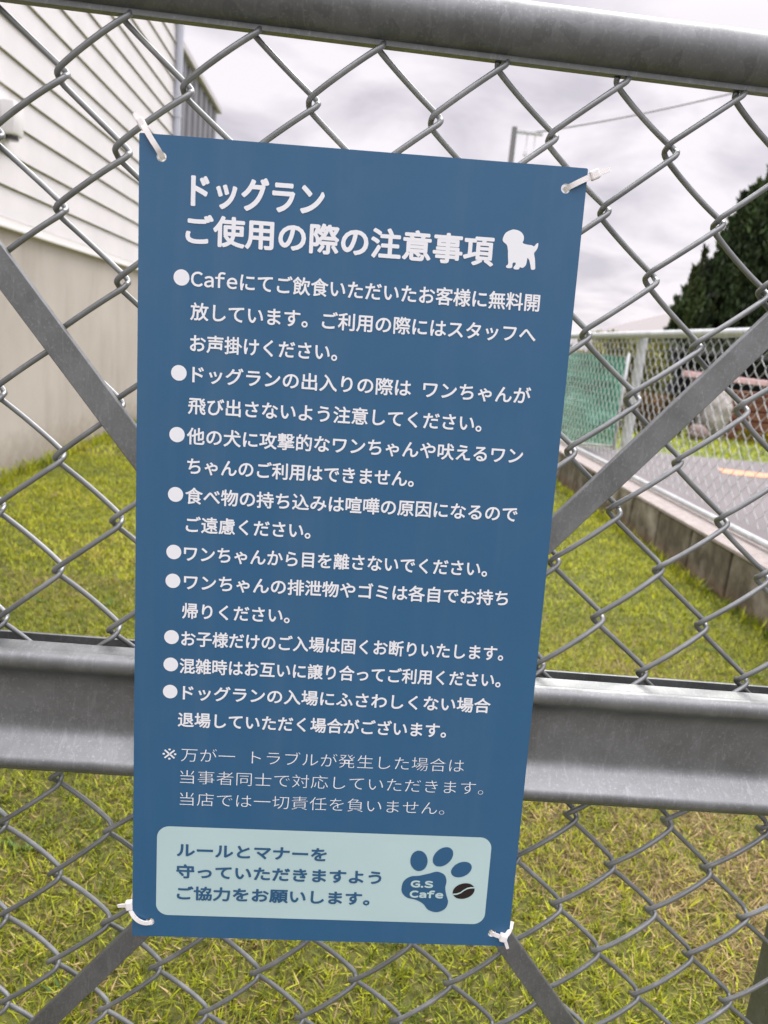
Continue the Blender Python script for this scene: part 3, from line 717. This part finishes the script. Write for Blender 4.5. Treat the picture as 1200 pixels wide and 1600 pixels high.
sd = thing('shed', 'dark open fronted shed in the shade below the conifers', 'shed', (6.4, 11.2, .05))
DW = Mat('dark_blue_cladding', (.022, .026, .04), .7).m
m = MB(); m.box((-1.75, .9, 0), (3.2, 1.0, 1.10)); m.box((-1.75, -.6, 0), (-1.68, .9, 1.10)); m.box((3.13, -.6, 0), (3.2, .9, 1.10)); m.build('wall', DW, sd)
m = MB(); m.add([(-1.9, -.8, 1.08), (3.35, -.8, 1.08), (3.35, 1.2, 1.14), (-1.9, 1.2, 1.14), (-1.9, -.8, 1.12), (3.35, -.8, 1.12), (3.35, 1.2, 1.18), (-1.9, 1.2, 1.18)], [[0, 1, 2, 3], [4, 5, 6, 7], [0, 1, 5, 4], [1, 2, 6, 5], [2, 3, 7, 6], [3, 0, 4, 7]]); m.build('roof', Mat('dark_roof', (.03, .03, .035), .6).m, sd)
for x in (-1.7, .7, 3.1):
    m = MB(); m.box((x - .05, -.72, 0), (x + .05, -.62, 1.06)); m.build('post', DW, sd)

tb = thing('timber_stack', 'stack of reddish brown timber boards behind the pale boulder', 'timber', (4.95, 9.1, .055))
g = Mat('brown_timber', rough=.75); n1 = g.noise(5, 5, .6, (1, 6, 8)); g.col(g.ramp(n1, [(.3, (.085, .032, .016)), (.7, (.22, .088, .042))])); TIM = g.m
for k in range(5):
    m = MB(); m.box((-.02 - .03 * (k % 2), 0, .02 + k * .125), (2.4 + .05 * (k % 3), .42 + .04 * (k % 2), .13 + k * .125), .006); m.build('board', TIM, tb)
pb = MB(); pb.box((0, 0, 0), (2.6, .16, .075), .01)
o = pb.build('plank', Mat('pink_plank', (.62, .42, .42), .7).m); o.location = (4.25, 9.0, .80)
o.rotation_euler = (0, R(1.2), 0); tag(o, 'long pale pink plank lying across the timber stack and its trestle', 'plank')
tr = thing('trestle', 'dark trestle holding up the near end of the pink plank', 'trestle', (4.38, 9.08, .055))
for s_ in (-1, 1):
    m = MB(); m.tube([(0, s_ * .16, 0), (0, s_ * .03, .735)], .018, 8); m.build('leg', BARK, tr)
m = MB(); m.box((-.03, -.08, .70), (.03, .08, .742)); m.build('cross_bar', BARK, tr)

def boulder(label, x, y, sx_, sy_, sz_, seed, mat):
    bm = bmesh.new(); bmesh.ops.create_icosphere(bm, subdivisions=4, radius=1); r_ = random.Random(seed)
    ds = [Vector((r_.gauss(0, 1), r_.gauss(0, 1), r_.gauss(0, 1))).normalized() for _ in range(14)]; hh = [r_.uniform(.62, .95) for _ in ds]
    for q in bm.verts:
        for d, h in zip(ds, hh):
            e = q.co.dot(d)
            if e > h: q.co -= d * (e - h) * .9
        q.co += q.co * .03 * math.sin(q.co.x * 9 + q.co.y * 7 + q.co.z * 11)
        q.co = Vector((q.co.x * sx_, q.co.y * sy_, (q.co.z + .8) * sz_))
    me = bpy.data.meshes.new('boulder'); bm.to_mesh(me); bm.free()
    o = link_mesh('boulder', me, mat); o.location = (x, y, .04); me.polygons.foreach_set('use_smooth', [True] * len(me.polygons)); return tag(o, label, 'boulder')
g = Mat('pale_stone', rough=.9); n1 = g.noise(7, 6, .7); g.col(g.ramp(n1, [(.3, (.13, .12, .105)), (.5, (.33, .31, .285)), (.7, (.50, .48, .45))])); g.bump(n1, .6, .03)
boulder('tall pale grey boulder standing beside the timber stack', 4.62, 8.85, .23, .2, .38, 3, g.m)
g = Mat('pinkish_stone', rough=.9); n1 = g.noise(9, 6, .7); g.col(g.ramp(n1, [(.3, (.10, .075, .065)), (.65, (.27, .21, .19))])); g.bump(n1, .6, .03)
boulder('low round pinkish boulder in front of the tall pale boulder', 4.34, 8.6, .17, .16, .12, 8, g.m)

def shrub(name, label, cat, x, y, r, h, n, c0, c1, size, group=None):
    t = thing(name, label, cat, (x, y, .05), group)
    nb = max(6, int(n / 130)); P = []; Cc = []
    for k in range(nb):
        a = rng.uniform(0, 2 * math.pi); rad = r * math.sqrt(rng.uniform(0, 1)) * .8; c = np.array([rad * math.cos(a), rad * math.sin(a) * .8, h * rng.uniform(.2, .85)])
        q = n // nb; Q = c + rng.normal(0, 1, (q, 3)) * np.array([.22 * r, .22 * r, .13 * h]); Q[:, 2] = np.clip(Q[:, 2], .02, h); P.append(Q)
        u = rng.uniform(0, 1, (q, 1)); Cc.append((np.array([c0]) * (1 - u) + np.array([c1]) * u) * rng.uniform(.6, 1.25))
    link_mesh('leaves', leaf_cloud(np.concatenate(P), size, np.concatenate(Cc), .2), FOL, t)
    m = MB()
    for k in range(6):
        a = k * 1.05; m.tube([(0, 0, -.02), (.3 * r * math.cos(a), .3 * r * math.sin(a), h * .4), (.6 * r * math.cos(a), .6 * r * math.sin(a), h * .75)], .012, 5)
    m.build('stems', BARK, t)
shrub('hedge_shrub', 'tall yellow green shrub seen left of the far fence post', 'shrub', 3.42, 9.3, .5, 1.15, 2600, (.06, .08, .012), (.26, .25, .05), .07)
shrub('hedge_shrub', 'yellow green shrub right of the far fence post with dark house behind', 'shrub', 4.0, 9.9, .42, 1.15, 2200, (.05, .07, .012), (.22, .22, .045), .07)
shrub('flowering_plant', 'low reddish leaved plant at the foot of the yellow green shrubs', 'plant', 3.75, 8.75, .35, .48, 1100, (.09, .045, .022), (.20, .13, .05), .05)
shrub('small_bush', 'small rounded green bush in front of the shed left of the boulders', 'shrub', 4.06, 8.9, .28, .5, 1200, (.04, .08, .014), (.15, .20, .04), .06)
shrub('flowering_plant', 'low green plant with yellow blooms on the verge before the timber stack', 'plant', 5.15, 8.62, .22, .2, 500, (.05, .10, .01), (.45, .30, .02), .05)
shrub('hedge_shrub', 'dark green hedge filling the gap under the conifers', 'shrub', 7.6, 14.2, 1.9, 1.5, 4200, (.012, .022, .008), (.035, .05, .014), .11)
shrub('hedge_shrub', 'olive hedge behind the green net screen', 'shrub', 2.6, 10.6, .7, 1.0, 2400, (.05, .07, .02), (.2, .2, .07), .08)

# green net screen standing on the road
ns_ = thing('net_screen', 'green netting screen on a pale frame behind the far fence', 'screen', (2.1, 6.62, .06))
g = Mat('green_net', rough=.7); n1 = g.noise(3.5, 4, .6, (.8, 1, 2.4), .6); n2 = g.noise(60, 3, .6, (1, 1, .15))
c = g.ramp(n1, [(.34, (.012, .10, .05)), (.5, (.035, .22, .125)), (.66, (.15, .42, .29))])
g.col(g.mix(g.mapr(n2, .45, .7, 0, .35), c, (.03, .13, .08)))
tr_ = g.n('ShaderNodeBsdfTransparent'); ms = g.n('ShaderNodeMixShader'); ms.inputs[0].default_value = .92
g.l(tr_.outputs[0], ms.inputs[1]); g.l(g.b.outputs[0], ms.inputs[2]); g.l(ms.outputs[0], g.t.nodes['Material Output'].inputs[0])
m = MB(); nx = 40
v = []
for j in range(9):
    for i in range(nx + 1):
        x = -.75 + 1.23 * i / nx; v.append((x, .012 * math.sin(x * 22 + j * .3) + .01 * math.sin(x * 57), .05 + .83 * j / 8))
m.add(v, [[j * (nx + 1) + i, j * (nx + 1) + i + 1, (j + 1) * (nx + 1) + i + 1, (j + 1) * (nx + 1) + i] for j in range(8) for i in range(nx)])
m.build('netting', g.m, ns_, True)
for x in (-.77, .50):
    m = MB(); m.tube([(x, .01, 0), (x, .01, .92)], .014, 10); m.build('frame_post', FARG, ns_, True)
for z in (.03, .44):
    m = MB(); m.tube([(-.77, .03, z), (.50, .03, z)], .013, 10); m.build('frame_rail', FARG, ns_, True)
